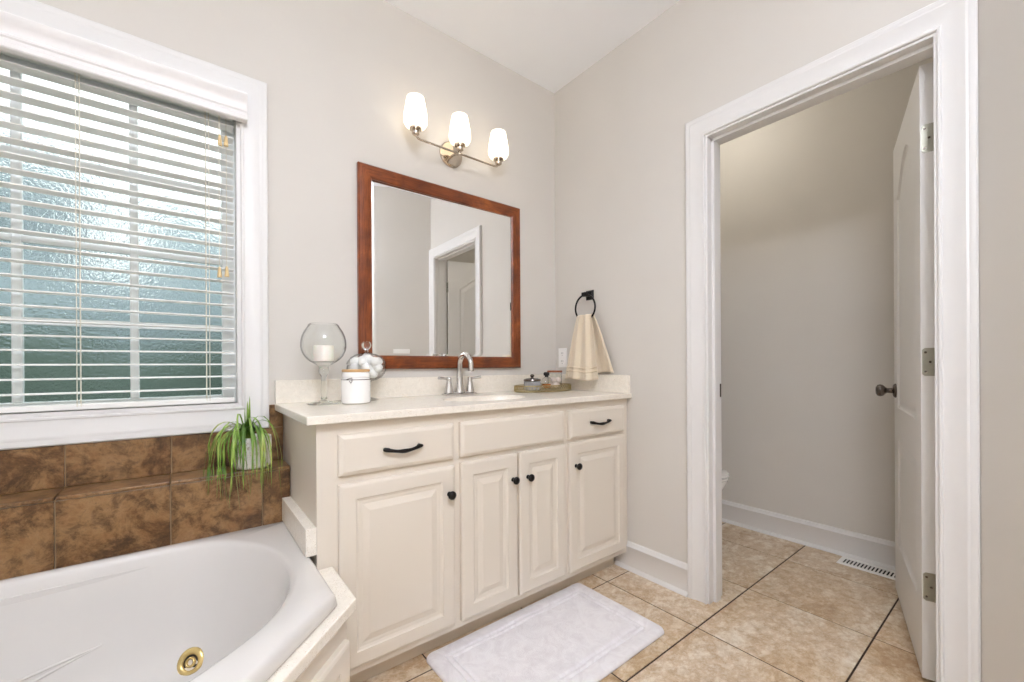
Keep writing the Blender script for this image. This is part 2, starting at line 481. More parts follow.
# ------------------------------------------------------------------ window_1
win = bpy.data.objects.new('window_1', None); C.objects.link(win); win['kind'] = 'structure'; win.location = ((WX0+WX1)/2, 0, WZ0)
def wpart(name, bm, mat, **kw):
    o = obj(name, bm, mat, **kw); o.parent = win; o.matrix_parent_inverse = Matrix.Translation(-win.location); return o
fA = lambda u, v, d: (u, -d, v)
CASW = [(u*.088/.084, d) for u, d in CAS]
bm = B(); frame_sweep(bm, WX0, WX1, WZ0, WZ1, CASW, fA); wpart('window_casing', bm, trim_m, smooth=35)
bm = B()   # jamb lining
t = .012
box(bm, WX0, WX0+t, 0, .12, WZ0, WZ1); box(bm, WX1-t, WX1, 0, .12, WZ0, WZ1)
box(bm, WX0+t, WX1-t, 0, .12, WZ0, WZ0+t); box(bm, WX0+t, WX1-t, 0, .12, WZ1-t, WZ1)
wpart('window_jamb', bm, trim_m)
sash_m = M('white vinyl sash', (232, 236, 236), .4).m
PX = [-2.990, -2.745, -2.480, -2.2140, -1.9450, -1.695]; PZ = [.946, 1.200, 1.455, 1.722, 1.985]
bm = B(); sy0, sy1 = .072, .108
box(bm, WX0+t, PX[0], sy0, sy1, WZ0+t, WZ1-t); box(bm, PX[-1], WX1-t, sy0, sy1, WZ0+t, WZ1-t)
box(bm, PX[0], PX[-1], sy0, sy1, WZ0+t, PZ[0]); box(bm, PX[0], PX[-1], sy0, sy1, PZ[-1], WZ1-t)
wpart('sash', bm, sash_m, bevel=.003)
bm = B()
for x in PX[1:-1]: box(bm, x-.0115, x+.0115, .076, .098, PZ[0], PZ[-1])
for z in PZ[1:-1]: box(bm, PX[0], PX[-1], .0765, .0975, z-.011, z+.011)
wpart('muntin_grid', bm, sash_m, bevel=.003)
bm = B(); box(bm, PX[0]-.004, PX[-1]+.004, .0845, .0895, PZ[0]-.004, PZ[-1]+.004); wpart('pane', bm, obs_m)

# ------------------------------------------------------------------ window blind
bl = thing('window_blind', 'white two inch horizontal slat blind hanging over the bathroom window', 'blind', (-2.35, 0, 2.0))
def bpart(name, bm, mat, par=None, **kw):
    o = obj(name, bm, mat, **kw); o.parent = par or bl
    if not par: o.matrix_parent_inverse = Matrix.Translation(-bl.location)
    return o
bm = B()  # moulded valance, crown profile, in front of the casing
vp = [(-.0215, 1.967), (-.047, 1.967), (-.050, 1.970), (-.050, 1.984), (-.046, 1.988), (-.045, 1.996), (-.050, 2.000), (-.050, 2.006), (-.044, 2.012), (-.045, 2.024), (-.051, 2.038), (-.060, 2.048), (-.062, 2.060), (-.056, 2.064), (-.0215, 2.066)]
loft(bm, [[(x, y, z) for y, z in vp] for x in (WX0-.018, WX1+.019)], True, True, True)
bpart('valance', bm, blind_m2, smooth=40)
bm = B(); box(bm, WX0+.018, WX1-.018, .004, .060, 1.998, 2.040); bpart('head_rail', bm, blind_m)
bm = B(); zz = 1.956; slz = []
while zz > .955:
    slz.append(zz); zz -= .0447
for z in slz:
    n = 6; up = []; lo = []
    for i in range(n+1):
        s = i/n; y = .008+.050*s; cz = z + .0022*(1-(2*s-1)**2)
        up.append((y, cz+.0017)); lo.append((y, cz-.0017))
    ring = up+lo[::-1]
    loft(bm, [[(x, a, b) for a, b in ring] for x in (WX0+.020, WX1-.020)], True, True, True)
bpart('slats', bm, blind_m)
bm = B(); box(bm, WX0+.020, WX1-.020, .008, .058, .921, .938); bpart('bottom_rail', bm, blind_m, bevel=.003)
for i, x in enumerate((-2.85, -2.62, -2.075, -1.745)):
    bm = B()
    for dx, y in ((0, .006), (.009, .006), (0, .060)):
        tube(bm, [(x+dx, y, 2.0), (x+dx, y, .93)], .0011, 6)
    for z in slz: tube(bm, [(x, .006, z-.003), (x, .060, z-.003)], .0007, 5)
    bpart('ladder_cord', bm, cord_m)
for x, z in ((-1.703, 1.885), (-1.684, 1.888), (-1.706, 1.40), (-1.684, 1.405)):
    bm = B(); tube(bm, [(x, -.004, 1.99), (x, -.004, z)], .0009, 6)
    co = bpart('pull_cord', bm, cord_m)
    bm = B(); lathe(bm, [(0, .020), (.003, .020), (.0048, .012), (.0072, -.014), (.0072, -.018), (0, -.018)], 14, (x, -.004, z))
    bpart('tassel', bm, tassel_m, co, smooth=30)

# ------------------------------------------------------------------ outside: hedge, trees, lawn
lawn_m = M('lawn', (66, 76, 58), .95).m
k = M('evergreen foliage', (60, 92, 62), .9); k.color(k.ramp(k.noise(7, 4), [(.3, (34, 46, 40)), (.6, (62, 78, 68))])); ever_m = k.m
k = M('grey green foliage', (110, 134, 120), .9); k.color(k.ramp(k.noise(6, 4), [(.3, (104, 118, 122)), (.6, (136, 148, 152))])); grey_m = k.m
bark_m = M('bark', (84, 72, 60), .9).m
lawn = B(); box(lawn, -20, 14, .6, 34, -.75, -.7); tag(obj('lawn', lawn, lawn_m), 'green lawn outside beyond the bathroom window', 'lawn'); bpy.data.objects['lawn']['kind'] = 'structure'
def blob(bm, c, r, sz=1.0, amp=.22):
    st = len(bm.verts); sphere(bm, (0, 0, 0), r, sz, 22, 14); bm.verts.ensure_lookup_table()
    for v_ in bm.verts[st:]:
        q = v_.co.copy(); h = math.sin(q.x*7/r*.6+c[0]*3)*math.cos(q.y*6/r*.6+c[1])*math.sin(q.z*5/r*.7+1.7)
        v_.co = q*(1+amp*h)+Vector(c)
bm = B()
for i in range(15):
    blob(bm, (-9.0+.85*i, 4.2+.25*math.sin(i*2.1), .25+.12*math.sin(i*1.3)), .95, 1.22+.1*math.cos(i*1.9))
tag(obj('hedge', bm, ever_m, smooth=True), 'dark green hedge outside, blurred through the lower window panes', 'hedge')
def tree(x, y, h, r, mat, label):
    t_ = thing('garden_tree', label, 'tree', (x, y, -.7))
    bm = B(); tube(bm, [(0, 0, 0), (.05, 0, h*.4), (0, .05, h*.8)], [.14, .11, .05], 10); obj('trunk', bm, bark_m, t_, smooth=True)
    bm = B()
    for i in range(9):
        a = i*2.4; rr = r*(.55 if i else 0)
        blob(bm, (rr*math.cos(a), rr*math.sin(a), h*(.62+.05*(i % 5))), r*(.62-.03*(i % 4)), 1.1)
    obj('crown', bm, mat, t_, smooth=True)
tree(-1.2, 11.0, 6.0, 1.35, grey_m, 'blurred grey-green tree outside, behind the right end of the tall shrub row')
tree(-4.7, 11.0, 7.2, 1.4, grey_m, 'blurred tallest grey-green tree outside, behind the middle of the tall shrub row')
tree(-8.2, 11.0, 6.0, 1.35, grey_m, 'blurred grey-green tree outside, behind the left end of the tall shrub row')
bm = B()
for i in range(13):
    blob(bm, (-11.0+1.05*i, 7.4+.3*math.sin(i*1.7), 1.1+.25*math.sin(i*2.3)), 1.15, 1.55+.15*math.cos(i*1.3))
tag(obj('shrub_row', bm, grey_m, smooth=True), 'tall grey-green shrub row outside, blurred through the middle window panes', 'shrubs')

# ------------------------------------------------------------------ tiled tub surround (trim_4)
LEDY, LEDZ = -.145, .687
bm = B()
box(bm, LX, -1.502, LEDY+.008, -.002, .40, LEDZ-.010, 1)
box(bm, LX, -1.502, -.006, 0, LEDZ-.012, .905, 1)
g_ = .0016
def slab(x0, x1, y0, y1, z0, z1):
    b = .002
    box(bm, x0+g_, x1-g_, y0, y1, z0, z1, 0)
seam = -1.592
xs = [seam+.0]; 
while xs[-1] > LX+.25: xs.append(xs[-1]-.2535)
edges = [-1.502]+xs+[LX]
for a, b in zip(edges, edges[1:]):
    slab(b, a, LEDY, LEDY+.010, .455, LEDZ-.012)             # lower face
    slab(b, a, LEDY-.001, -.013, LEDZ-.010, LEDZ)            # ledge top
    slab(b, a, -.013, -.002, LEDZ+.001, .8155)            # upper row
slab(-1.552, -1.502, -.013, -.002, .8185, .905)
struct('trim_4', bm, [btile_m, bgrout_m], bevel=.0015)

# ------------------------------------------------------------------ bathtub
TCX, TCY = -2.37, -.66
outer = [(-1.514, -.147), (-1.514, -.775), (-1.924, -1.185), (-2.816, -1.185), (-3.226, -.775), (-3.226, -.147)]
rh = [(-2.37, -.178), (-1.95, -.180), (-1.82, -.188), (-1.715, -.222), (-1.635, -.315), (-1.588, -.43), (-1.571, -.55), (-1.590, -.672), (-1.645, -.785), (-1.728, -.868), (-1.845, -.945), (-1.99, -1.015), (-2.16, -1.058), (-2.37, -1.070)]
inner = rh + [(2*TCX-x, y) for x, y in rh[::-1][1:-1]]
def catmull(p, n=6):
    out = []; m = len(p)
    for i in range(m):
        a, b, c, d = (Vector(p[(i+k_) % m]) for k_ in (-1, 0, 1, 2))
        for j in range(n):
            t = j/n; out.append(.5*((2*b)+(-a+c)*t+(2*a-5*b+4*c-d)*t*t+(-a+3*b-3*c+d)*t**3))
    return out
inner = catmull(inner)
def ray_poly(poly, ang):
    d = Vector((math.cos(ang), math.sin(ang))); o = Vector((TCX, TCY)); best = None
    for i in range(len(poly)):
        a = Vector(poly[i]); b = Vector(poly[(i+1) % len(poly)]); e = b-a
        den = d.x*e.y-d.y*e.x
        if abs(den) < 1e-9: continue
        w = a-o; t = (w.x*e.y-w.y*e.x)/den; u = (w.x*d.y-w.y*d.x)/den
        if t > 0 and -1e-6 <= u <= 1+1e-6 and (best is None or t < best): best = t
    return o+d*best
angs = sorted(set([2*PI*i/144 for i in range(144)] + [math.atan2(y-TCY, x-TCX) % (2*PI) for x, y in outer]))
def off(poly, d): return inset_poly(poly[::-1], -d)[::-1] if False else [tuple(Vector(p)) for p in grow(poly, d)]
def grow(poly, d):
    n = len(poly); out = []
    for i in range(n):
        a, b, c = Vector(poly[i-1]), Vector(poly[i]), Vector(poly[(i+1) % n])
        e1 = (b-a).normalized(); e2 = (c-b).normalized()
        n1 = Vector((-e1.y, e1.x)); n2 = Vector((-e2.y, e2.x))
        if n1.dot(b-Vector((TCX, TCY))) < 0 and n2.dot(b-Vector((TCX, TCY))) < 0: n1, n2 = -n1, -n2
        m = n1+n2; m /= max(.2, m.dot(n1)); out.append(b+m*d)
    return out
def oloop(d, z): 
    P = grow(outer, d)
    return [(q.x, q.y, z) for q in (ray_poly(P, a) for a in angs)]
inn = [ray_poly(inner, a) for a in angs]
def iloop(sx, sy, z, dx=0, dy=0): return [(TCX+dx+(q.x-TCX)*sx, TCY+dy+(q.y-TCY)*sy, z) for q in inn]
bm = B()
loops = [oloop(-.048, .40), oloop(-.048, .4506), oloop(.001, .4506), oloop(.005, .456), oloop(.001, .478), oloop(-.004, .486), oloop(-.011, .490),
         iloop(1.012, 1.018, .490), iloop(1.0, 1.0, .4885), iloop(.992, .990, .484), iloop(.986, .981, .474), iloop(.975, .968, .44),
         iloop(.945, .93, .34), iloop(.905, .88, .24), iloop(.865, .82, .165), iloop(.82, .76, .125), iloop(.75, .68, .105), iloop(.5, .45, .098), iloop(.05, .05, .095)]
loft(bm, loops, True, False, True)
tub = thing('bathtub', 'white acrylic whirlpool tub with angled front corner set under the window', 'bathtub', (TCX, TCY, 0))
def tpart(name, bm, mat, **kw):
    o = obj(name, bm, mat, **kw); o.parent = tub; o.matrix_parent_inverse = Matrix.Translation(-tub.location); return o
shell = tpart('tub_shell', bm, acryl_m, smooth=50)
# whirlpool jet on the far wall of the basin: find the wall by casting a ray along y
bpy.context.view_layer.update()
from mathutils.bvhtree import BVHTree
bv = BVHTree.FromPolygons([v_.co.copy() for v_ in shell.data.vertices], [tuple(p.vertices) for p in shell.data.polygons])
def tub_wall(x, z):
    h = bv.ray_cast(Vector((x, TCY, z)), Vector((0, 1, 0))); return h[0], h[1]
def jet(x, z):
    p, nn_ = tub_wall(x, z)
    if nn_.y > 0: nn_ = -nn_
    mm = Matrix.Translation(p) @ nn_.to_track_quat('Z', 'Y').to_matrix().to_4x4()
    bm = B(); lathe(bm, [(.020, .002), (.022, .006), (.027, .008), (.034, .006), (.038, .002), (.039, -.004)], 36); bmesh.ops.transform(bm, matrix=mm, verts=bm.verts)
    j = tpart('jet', bm, gold_m, smooth=True)
    bm = B(); lathe(bm, [(0, -.002), (.022, .0015), (.022, -.004)], 24); bmesh.ops.transform(bm, matrix=mm, verts=bm.verts)
    o = obj('jet_socket', bm, dark_m); o.parent = j
    bm = B(); lathe(bm, [(.008, .001), (.008, .007), (.0105, .009), (.013, .007), (.0145, .001)], 24); bmesh.ops.transform(bm, matrix=mm, verts=bm.verts)
    o = obj('jet_nozzle', bm, gold_m, smooth=True); o.parent = j
    return p
jet(-1.797, .175); jet(-2.943, .175)

bm = B()
for pa, pb in (((-1.995, .272), (-2.33, .215)), ((-1.995, .272), (-2.33, .172))):
    pts = []
    for i in range(15):
        t = i/14; x = pa[0]+(pb[0]-pa[0])*t; z = pa[1]+(pb[1]-pa[1])*t; p, nn_ = tub_wall(x, z); pts.append(p)
    tube(bm, pts, [.0012+.0034*math.sin(PI*min(1, i/8+.12)*.5) for i in range(15)], 8)
tpart('molded_ridge', bm, acryl_m, smooth=True)

# ------------------------------------------------------------------ tub deck, splash strip, cabinet
bm = B()
dk = [(-1.502, -.147), (-1.502, -.540), (-1.458, -.540), (-1.458, -.763), (-1.930, -1.235), (-2.81, -1.235), (-3.285, -.80), (-3.285, -.147)]
hole = [tuple(q) for q in grow(outer, -.040)]
top = holes(bm, dk, [hole], lambda u, v: (u, v, .450)); bot = holes(bm, dk, [hole], lambda u, v: (u, v, .420))
bridge(bm, top[0], bot[0]); bridge(bm, top[1], bot[1])
tag(obj('tub_deck', bm, counter_m, bevel=.003), 'speckled cream solid surface deck wrapping the angled corner of the tub', 'deck')
bm = B(); box(bm, -1.5305, -1.5005, -.531, -.147, .4915, .5735)
tag(obj('side_splash', bm, counter_m, bevel=.0015), 'short speckled cream splash strip standing on the tub rim against the vanity side', 'splash strip')
tc = thing('tub_cabinet', 'cream painted cabinet with raised panel doors boxing in the tub', 'cabinet', (-1.6, -.9, 0))
def cpart(name, bm, mat, par=None, root=None, **kw):
    root = root or tc
    o = obj(name, bm, mat, **kw); o.parent = par or root
    if not par: o.matrix_parent_inverse = Matrix.Translation(-root.location)
    return o
bm = B()
fp = [(-1.478, -.5355), (-1.478, -.748), (-1.9385, -1.2085), (-2.80, -1.2085), (-3.20, -.81)]
fi = [(-1.498, -.5355), (-1.498, -.739), (-1.9468, -1.1885), (-2.79, -1.1885), (-3.18, -.80)]
loft(bm, [[(a[0], a[1], z) for a in fp] + [(a[0], a[1], z) for a in fi[::-1]] for z in (.085, .4195)], True, True, True)
cpart('cabinet_body', bm, cab_m)
bm = B()
fp2 = [(a-.05, b+.06) for a, b in fp]; fp2[0] = (-1.54, -.5355); fp2[1] = (-1.54, -.72)
loft(bm, [[(a[0], a[1], z) for a in fp2] + [(a[0]-.02, a[1]+.02, z) for a in fp2[::-1]] for z in (.001, .085)], True, True, True)
cpart('toe_kick', bm, kick_m)
RP = [(0, 0), (0, .013), (.003, .016), (.010, .0185), (.050, .0185), (.053, .015), (.060, .0125), (.066, .0125), (.072, .0115), (.088, .0155), (.094, .0175)]
def diag_door(s0, s1):
    # along the 45 degree front, measured from its right-hand corner
    o = Vector((-1.478, -.748)); d = Vector((-1, -1)).normalized(); nn_ = Vector((1, -1)).normalized()
    bm = B(); rect_loops(bm, s0, s1, .115, .352, RP, lambda u, v, dep: (o.x+d.x*u+nn_.x*dep, o.y+d.y*u+nn_.y*dep, v))
    cpart('cabinet_door', bm, cab_m)
diag_door(.014, .325); diag_door(.335, .645)
for a, b in ((-2.36, -1.96), (-2.78, -2.38)):
    bm = B(); rect_loops(bm, a, b, .115, .352, RP, lambda u, v, dep: (u, -1.2085-dep, v)); cpart('cabinet_door', bm, cab_m)

# ------------------------------------------------------------------ vanity
va = thing('vanity_cabinet', 'cream bathroom vanity with raised panel doors, black knobs and a toe kick', 'cabinet', (-.75, -.27, 0))
def vpart(name, bm, mat, par=None, **kw): return cpart(name, bm, mat, par, va, **kw)
def rc(d, z): return [(-1.5+d, -.530+d, z), (-.003-d, -.530+d, z), (-.003-d, -.003-d, z), (-1.5+d, -.003-d, z)]
bm = B(); loft(bm, [rc(0, .085), rc(0, .8815), rc(.019, .8815), rc(.019, .104)], True, True, True); vpart('cabinet_body', bm, cab_m, bevel=.0015)
bm = B(); box(bm, -1.47, -.030, -.462, -.05, .0005, .085); vpart('toe_kick', bm, kick_m)
fV = lambda u, v, d: (u, -.530-d, v)
DRP = [(0, 0), (0, .012), (.002, .015), (.012, .020), (.014, .0205)]
def knob(x, z, par):
    bm = B(); lathe(bm, [(0, 0), (.009, 0), (.008, .003), (.0055, .006), (.0055, .012), (.012, .016), (.0155, .021), (.0150, .026), (.009, .030), (0, .031)], 22)
    bmesh.ops.transform(bm, matrix=Matrix.Translation((x, -.5485, z)) @ Matrix.Rotation(PI/2, 4, 'X'), verts=bm.verts)
    vpart('knob', bm, black_m, par, smooth=True)
def vdoor(x0, x1, z0, z1, kx, kz):
    bm = B(); rect_loops(bm, x0, x1, z0, z1, RP, fV); d = vpart('door', bm, cab_m); knob(kx, kz, d)
def vdrawer(x0, x1, z0, z1, pull=None):
    bm = B(); rect_loops(bm, x0, x1, z0, z1, DRP, fV); d = vpart('drawer', bm, cab_m)
    if pull:
        a, b, z = pull; bm = B()
        n = 16; pts = []; rad = []
        for i in range(n+1):
            t = i/n; s = math.sin(PI*t); pts.append((a+(b-a)*t, -.5625-.009*s**.6, z-.009*s)); rad.append(.0048+.0028*abs(2*t-1)**3 + .0025*math.exp(-((t-.5)/.16)**2))
        tube(bm, pts, rad, 10)
        for x in (a, b):
            sphere(bm, (x+(.002 if x == a else -.002), -.564, z), .0092, .72, 16, 10, 1.4, .75)
            tube(bm, [(x, -.5495, z), (x, -.565, z)], .0065, 10)
        vpart('pull_handle', bm, black_m, d, smooth=True)
    return d
vdrawer(-1.440, -1.039, .716, .843, (-1.298, -1.180, .783))
fd = vdrawer(-1.011, -.476, .716, .846); fd.name = 'false_drawer_front'
vdrawer(-.444, -.046, .716, .848, (-.305, -.182, .783))
vdoor(-1.440, -1.036, .112, .690, -1.062, .592)
vdoor(-1.009, -.7445, .112, .695, -.770, .594)
vdoor(-.7345, -.470, .112, .697, -.692, .592)
vdoor(-.444, -.041, .112, .699, -.405, .594)

# countertop with sink opening
ctz0, ctz1 = .882, .908
SX, SY, SRX, SRY = -.745, -.325, .205, .130
ell = [(SX+SRX*math.cos(2*PI*i/56), SY+SRY*math.sin(2*PI*i/56)) for i in range(56)]
ct = thing('countertop', 'speckled cream vanity countertop with splash backs and oval sink', 'countertop', (-.75, -.27, ctz0))
def kpart(name, bm, mat, par=None, **kw): return cpart(name, bm, mat, par, ct, **kw)
bm = B(); r1 = holes(bm, [(-1.532, -.560), (-.001, -.560), (-.001, -.001), (-1.532, -.001)], [ell], lambda u, v: (u, v, ctz1))
r2 = holes(bm, [(-1.532, -.560), (-.001, -.560), (-.001, -.001), (-1.532, -.001)], [ell], lambda u, v: (u, v, ctz0))
bridge(bm, r1[0], r2[0]); bridge(bm, r1[1], r2[1])
kpart('slab', bm, counter_m, bevel=.003)
bm = B()
lathe(bm, [(1.0, 0), (1.0, -.004), (.975, -.012), (.94, -.03), (.86, -.07), (.70, -.105), (.45, -.125), (.2, -.132), (.09, -.134)], 56, (SX, SY, ctz1-.0005), SRX*.999, SRY*.999)
sink = kpart('sink_basin', bm, counter_m, smooth=True)
bm = B(); lathe(bm, [(0, -.004), (.016, -.004), (.018, .001), (.026, .002), (.028, -.002)], 24, (SX, SY, ctz1-.1325)); kpart('drain', bm, chrome_m, sink, smooth=30)
bm = B(); box(bm, -1.530, -.022, -.020, -.001, ctz1, 1.000); kpart('backsplash', bm, counter_m, bevel=.002)
bm = B(); box(bm, -.021, -.001, -.552, -.001, ctz1, 1.000); kpart('side_backsplash', bm, counter_m, bevel=.002)

# ------------------------------------------------------------------ faucet
fa = thing('faucet', 'polished chrome two handle gooseneck faucet behind the oval sink', 'faucet', (-.740, -.085, ctz1+.0008))
bm = B()
for s0, s1, z0, z1 in ((0, .0, .0, .006), (0, .012, .006, .013)):
    pass
hw, hd = .086, .028
loft(bm, [[(-hw+i, -hd+i, z), (hw-i, -hd+i, z), (hw-i, hd-i, z), (-hw+i, hd-i, z)] for i, z in ((0, 0), (0, .006), (.004, .010), (.010, .012), (.012, .018))], True, True, True)
obj('base_plate', bm, chrome_m, fa, bevel=.0015)
bm = B()
pts = [(0, 0, .012), (0, 0, .04), (0, 0, .08), (0, 0, .115)]; rad = [.027, .0215, .0168, .0145]
Rr = .052
for i in range(1, 15):
    a = PI*i/14*1.02; pts.append((0, -Rr+Rr*math.cos(a), .140+Rr*math.sin(a)+.006)); rad.append(.0142-.001*i/14)
pts.append((0, -2*Rr-.001, .118)); rad.append(.0132)
tube(bm, pts, rad, 18)
obj('spout', bm, chrome_m, fa, smooth=40)
for s in (-1, 1):
    bm = B(); lathe(bm, [(0, .012), (.024, .012), (.0235, .016), (.018, .040), (.0135, .062), (.0115, .070), (.0125, .074), (.0125, .084), (.010, .088), (0, .089)], 22, (s*.060, 0, 0))
    tube(bm, [(s*.058, 0, .081), (s*.085, -.004, .083), (s*.118, -.010, .086)], [.006, .0055, .0075], 12, True, 1.5)
    obj('handle', bm, chrome_m, fa, smooth=40)

# ------------------------------------------------------------------ mirror
mi_ = thing('wall_mirror', 'square wall mirror in a cherry wood frame above the vanity sink', 'mirror', (-.75, 0, 1.04))
MX0, MX1, MZ0, MZ1 = -1.208, -.295, 1.040, 1.950; FW = .060
def mpart(name, bm, mat, **kw): return cpart(name, bm, mat, None, mi_, **kw)
prof = [(0, .010), (.0, .017), (.006, .022), (.012, .0225), (.046, .0265), (.054, .0255), (.060, .019), (.060, .002)]
def rail(side):
    x0, x1, z0, z1 = MX0+FW, MX1-FW, MZ0+FW, MZ1-FW
    bm = B(); A = []; Bb = []
    for u, d in prof:
        c = {'b': ((x0-u, z0-u), (x1+u, z0-u)), 't': ((x0-u, z1+u), (x1+u, z1+u)), 'l': ((x0-u, z0-u), (x0-u, z1+u)), 'r': ((x1+u, z0-u), (x1+u, z1+u))}[side]
        A.append((c[0][0], -d, c[0][1])); Bb.append((c[1][0], -d, c[1][1]))
    loft(bm, [A, Bb], True, True, True)
    mpart('frame_rail', bm, wood_h if side in 'bt' else wood_v, smooth=35)
for s in 'btlr': rail(s)
bm = B(); rect_loops(bm, MX0+FW-.004, MX1-FW+.004, MZ0+FW-.004, MZ1-FW+.004, [(0, .004), (0, .0095), (.016, .0118), (.0162, .0118)], lambda u, v, d: (u, -d+-(u-(MX0+MX1)/2)*.0075, v))
mpart('mirror_glass', bm, mirror_m)

# ------------------------------------------------------------------ vanity light
VY = -.100
vl = thing('vanity_light', 'polished nickel wall light with three glowing white glass shades above the mirror', 'wall light', (-.735, 0, 2.13))
def lpart(name, bm, mat, par=None, **kw): return cpart(name, bm, mat, par, vl, **kw)
bm = B(); lathe(bm, [(0, 0), (.064, 0), (.064, .008), (.058, .014), (.030, .017), (0, .018)], 40)
bmesh.ops.transform(bm, matrix=Matrix.Translation((-.735, -.001, 2.128)) @ Matrix.Rotation(PI/2, 4, 'X'), verts=bm.verts)
lpart('back_plate', bm, nickel_m, smooth=30)
bm = B()
for s in (-1, 1):
    pts = [(-.739, VY, 2.094), (-.739+s*.10, VY, 2.094), (-.739+s*.205, VY, 2.094), (-.739+s*.222, VY, 2.097), (-.739+s*.2315, VY, 2.106), (-.739+s*.234, VY, 2.120), (-.739+s*.234, VY, 2.130)]
    tube(bm, pts, .0052, 12)
tube(bm, [(-.739, VY, 2.090), (-.739, VY, 2.13)], .0058, 12)
tube(bm, [(-.737, -.012, 2.118), (-.738, -.06, 2.112), (-.739, VY, 2.094)], .0065, 12)
sphere(bm, (-.739, VY, 2.093), .010)
lpart('arm', bm, nickel_m, smooth=40)
for x in (-.973, -.739, -.505):
    bm = B(); lathe(bm, [(0, 2.106), (.010, 2.106), (.017, 2.112), (.018, 2.122), (.014, 2.128), (.027, 2.132), (.0285, 2.141), (.027, 2.1465), (0, 2.147)], 24, (x, VY, 0))
    so = lpart('socket', bm, nickel_m, smooth=35)
    bm = B(); lathe(bm, [(r_, 2.136+(z_-2.136)*.80) for r_, z_ in [(.020, 2.136), (.034, 2.141), (.046, 2.152), (.0535, 2.170), (.0545, 2.190), (.052, 2.225), (.047, 2.262), (.0415, 2.300), (.0395, 2.312), (.036, 2.315), (.0385, 2.30), (.044, 2.262), (.049, 2.225), (.0515, 2.19), (.050, 2.172), (.044, 2.155), (.020, 2.140)]], 36, (x, VY, 0))
    lpart('shade', bm, shade_m, smooth=True)
for f_, nm in ((0, 0),): pass

# ------------------------------------------------------------------ hung lights above the frame: an added fill light, the toilet room lamp
def hung(x, y, r, drop, mat, label):
    t_ = thing('ceiling_light', label, 'ceiling light', (x, y, CEIL))
    bm = B(); lathe(bm, [(0, -.001), (.075, -.001), (.078, -.012), (.070, -.024), (0, -.024)], 32); obj('canopy', bm, nickel_m, t_, smooth=35)
    bm = B(); tube(bm, [(0, 0, -.022), (0, 0, -drop)], .008, 10); obj('stem', bm, nickel_m, t_, smooth=True)
    bm = B(); lathe(bm, [(0, -drop), (r*.6, -drop+.012), (r*.93, -drop+.03), (r, -drop-.01), (r*.93, -drop-.07), (r*.6, -drop-.125), (0, -drop-.15)], 44); obj('globe', bm, mat, t_, smooth=True)
hung(-1.80, -2.30, .24, .26, fill_globe_m, 'added unseen fill light, a round white glass globe hung near the back of the bathroom')  # added out of view to brighten the bathroom from behind the camera
hung(.52, -.62, .12, .14, dome2_m, 'small round white ceiling light hung inside the toilet room')

# ------------------------------------------------------------------ counter items
CT = ctz1+.0012
# hurricane candle holder
HX, HY = -1.385, -.152
bm = B()
R0 = .082; cz = 1.135-CT; po = []
a0, a1 = -1.18, .93
for i in range(25):
    a = a0+(a1-a0)*i/24; po.append((R0*math.cos(a), cz+R0*(1.2 if a > 0 else .95)*math.sin(a)+(.004 if i > 22 else 0)))
base = [(0, 0), (.060, 0), (.062, .002), (.058, .004), (.025, .008), (.012, .014), (.010, .03), (.0125, .05), (.010, .075), (.0085, .10), (.014, .112), (.020, .125), (.016, .138), (.022, .147)]
po = [(max(r, .001), z) for r, z in po]
prof_o = base+po[1:]
prof_i = [(r-.0022, z) for r, z in po[::-1][:-2]]
zb = po[1][1]+.006
prof = prof_o+prof_i+[(.022, zb), (0, zb-.002)]
lathe(bm, prof, 48, (HX, HY, CT))
ho = obj('hurricane_candle_holder', bm, [glass_m, solid_glass_m], smooth=60)
for p_ in ho.data.polygons:
    if p_.center.z-CT < .144: p_.material_index = 1
tag(ho, 'tall clear glass globe candle holder on a stem at the left end of the counter', 'candle holder')
bm = B(); lathe(bm, [(0, 0), (.034, 0), (.036, .003), (.037, .055), (.035, .060), (.030, .061), (.022, .057), (0, .056)], 32, (HX, HY, CT+zb+.0015))
can = tag(obj('pillar_candle', bm, wax_m, smooth=40), 'short white pillar candle inside the glass globe holder', 'candle')
bm = B(); tube(bm, [(HX, HY, CT+zb+.055), (HX+.001, HY, CT+zb+.066)], .0011, 6)
w = obj('wick', bm, dark_m); w.parent = can
# white canister with wooden lid
JX, JY = -1.281, -.207
jr = thing('canister', 'white ceramic canister with bamboo lid and wire clasp in front of the cotton jar', 'canister', (JX, JY, CT))
bm = B(); lathe(bm, [(0, 0), (.048, 0), (.053, .004), (.054, .012), (.054, .092), (.051, .098), (.049, .100), (.045, .100), (.045, .010), (0, .010)], 44); obj('jar_body', bm, milk_m, jr, smooth=40)
bm = B(); lathe(bm, [(0, .1005), (.0505, .1005), (.0515, .104), (.0515, .117), (.049, .121), (0, .122)], 44); obj('lid', bm, milk_m, jr, smooth=40)
bm = B(); lathe(bm, [(0, .1222), (.0505, .1222), (.052, .125), (.052, .130), (.050, .132), (0, .132)], 44); obj('lid_top', bm, bamboo_m, jr, smooth=40)
bm = B()
ring = [(.0548*math.cos(2*PI*i/40), .0548*math.sin(2*PI*i/40), .0925) for i in range(41)]
tube(bm, ring, .0014, 6, False)
d = Vector((-.52, -.85)).normalized()
tube(bm, [(d.x*.055+.02*d.y, d.y*.055-.02*d.x, .094), (d.x*.058, d.y*.058, .100), (d.x*.059, d.y*.059, .086), (d.x*.058-.004, d.y*.058, .080), (d.x*.059-.009, d.y*.058, .088)], .0014, 6)
obj('wire_clasp', bm, knobm_m, jr, smooth=True)
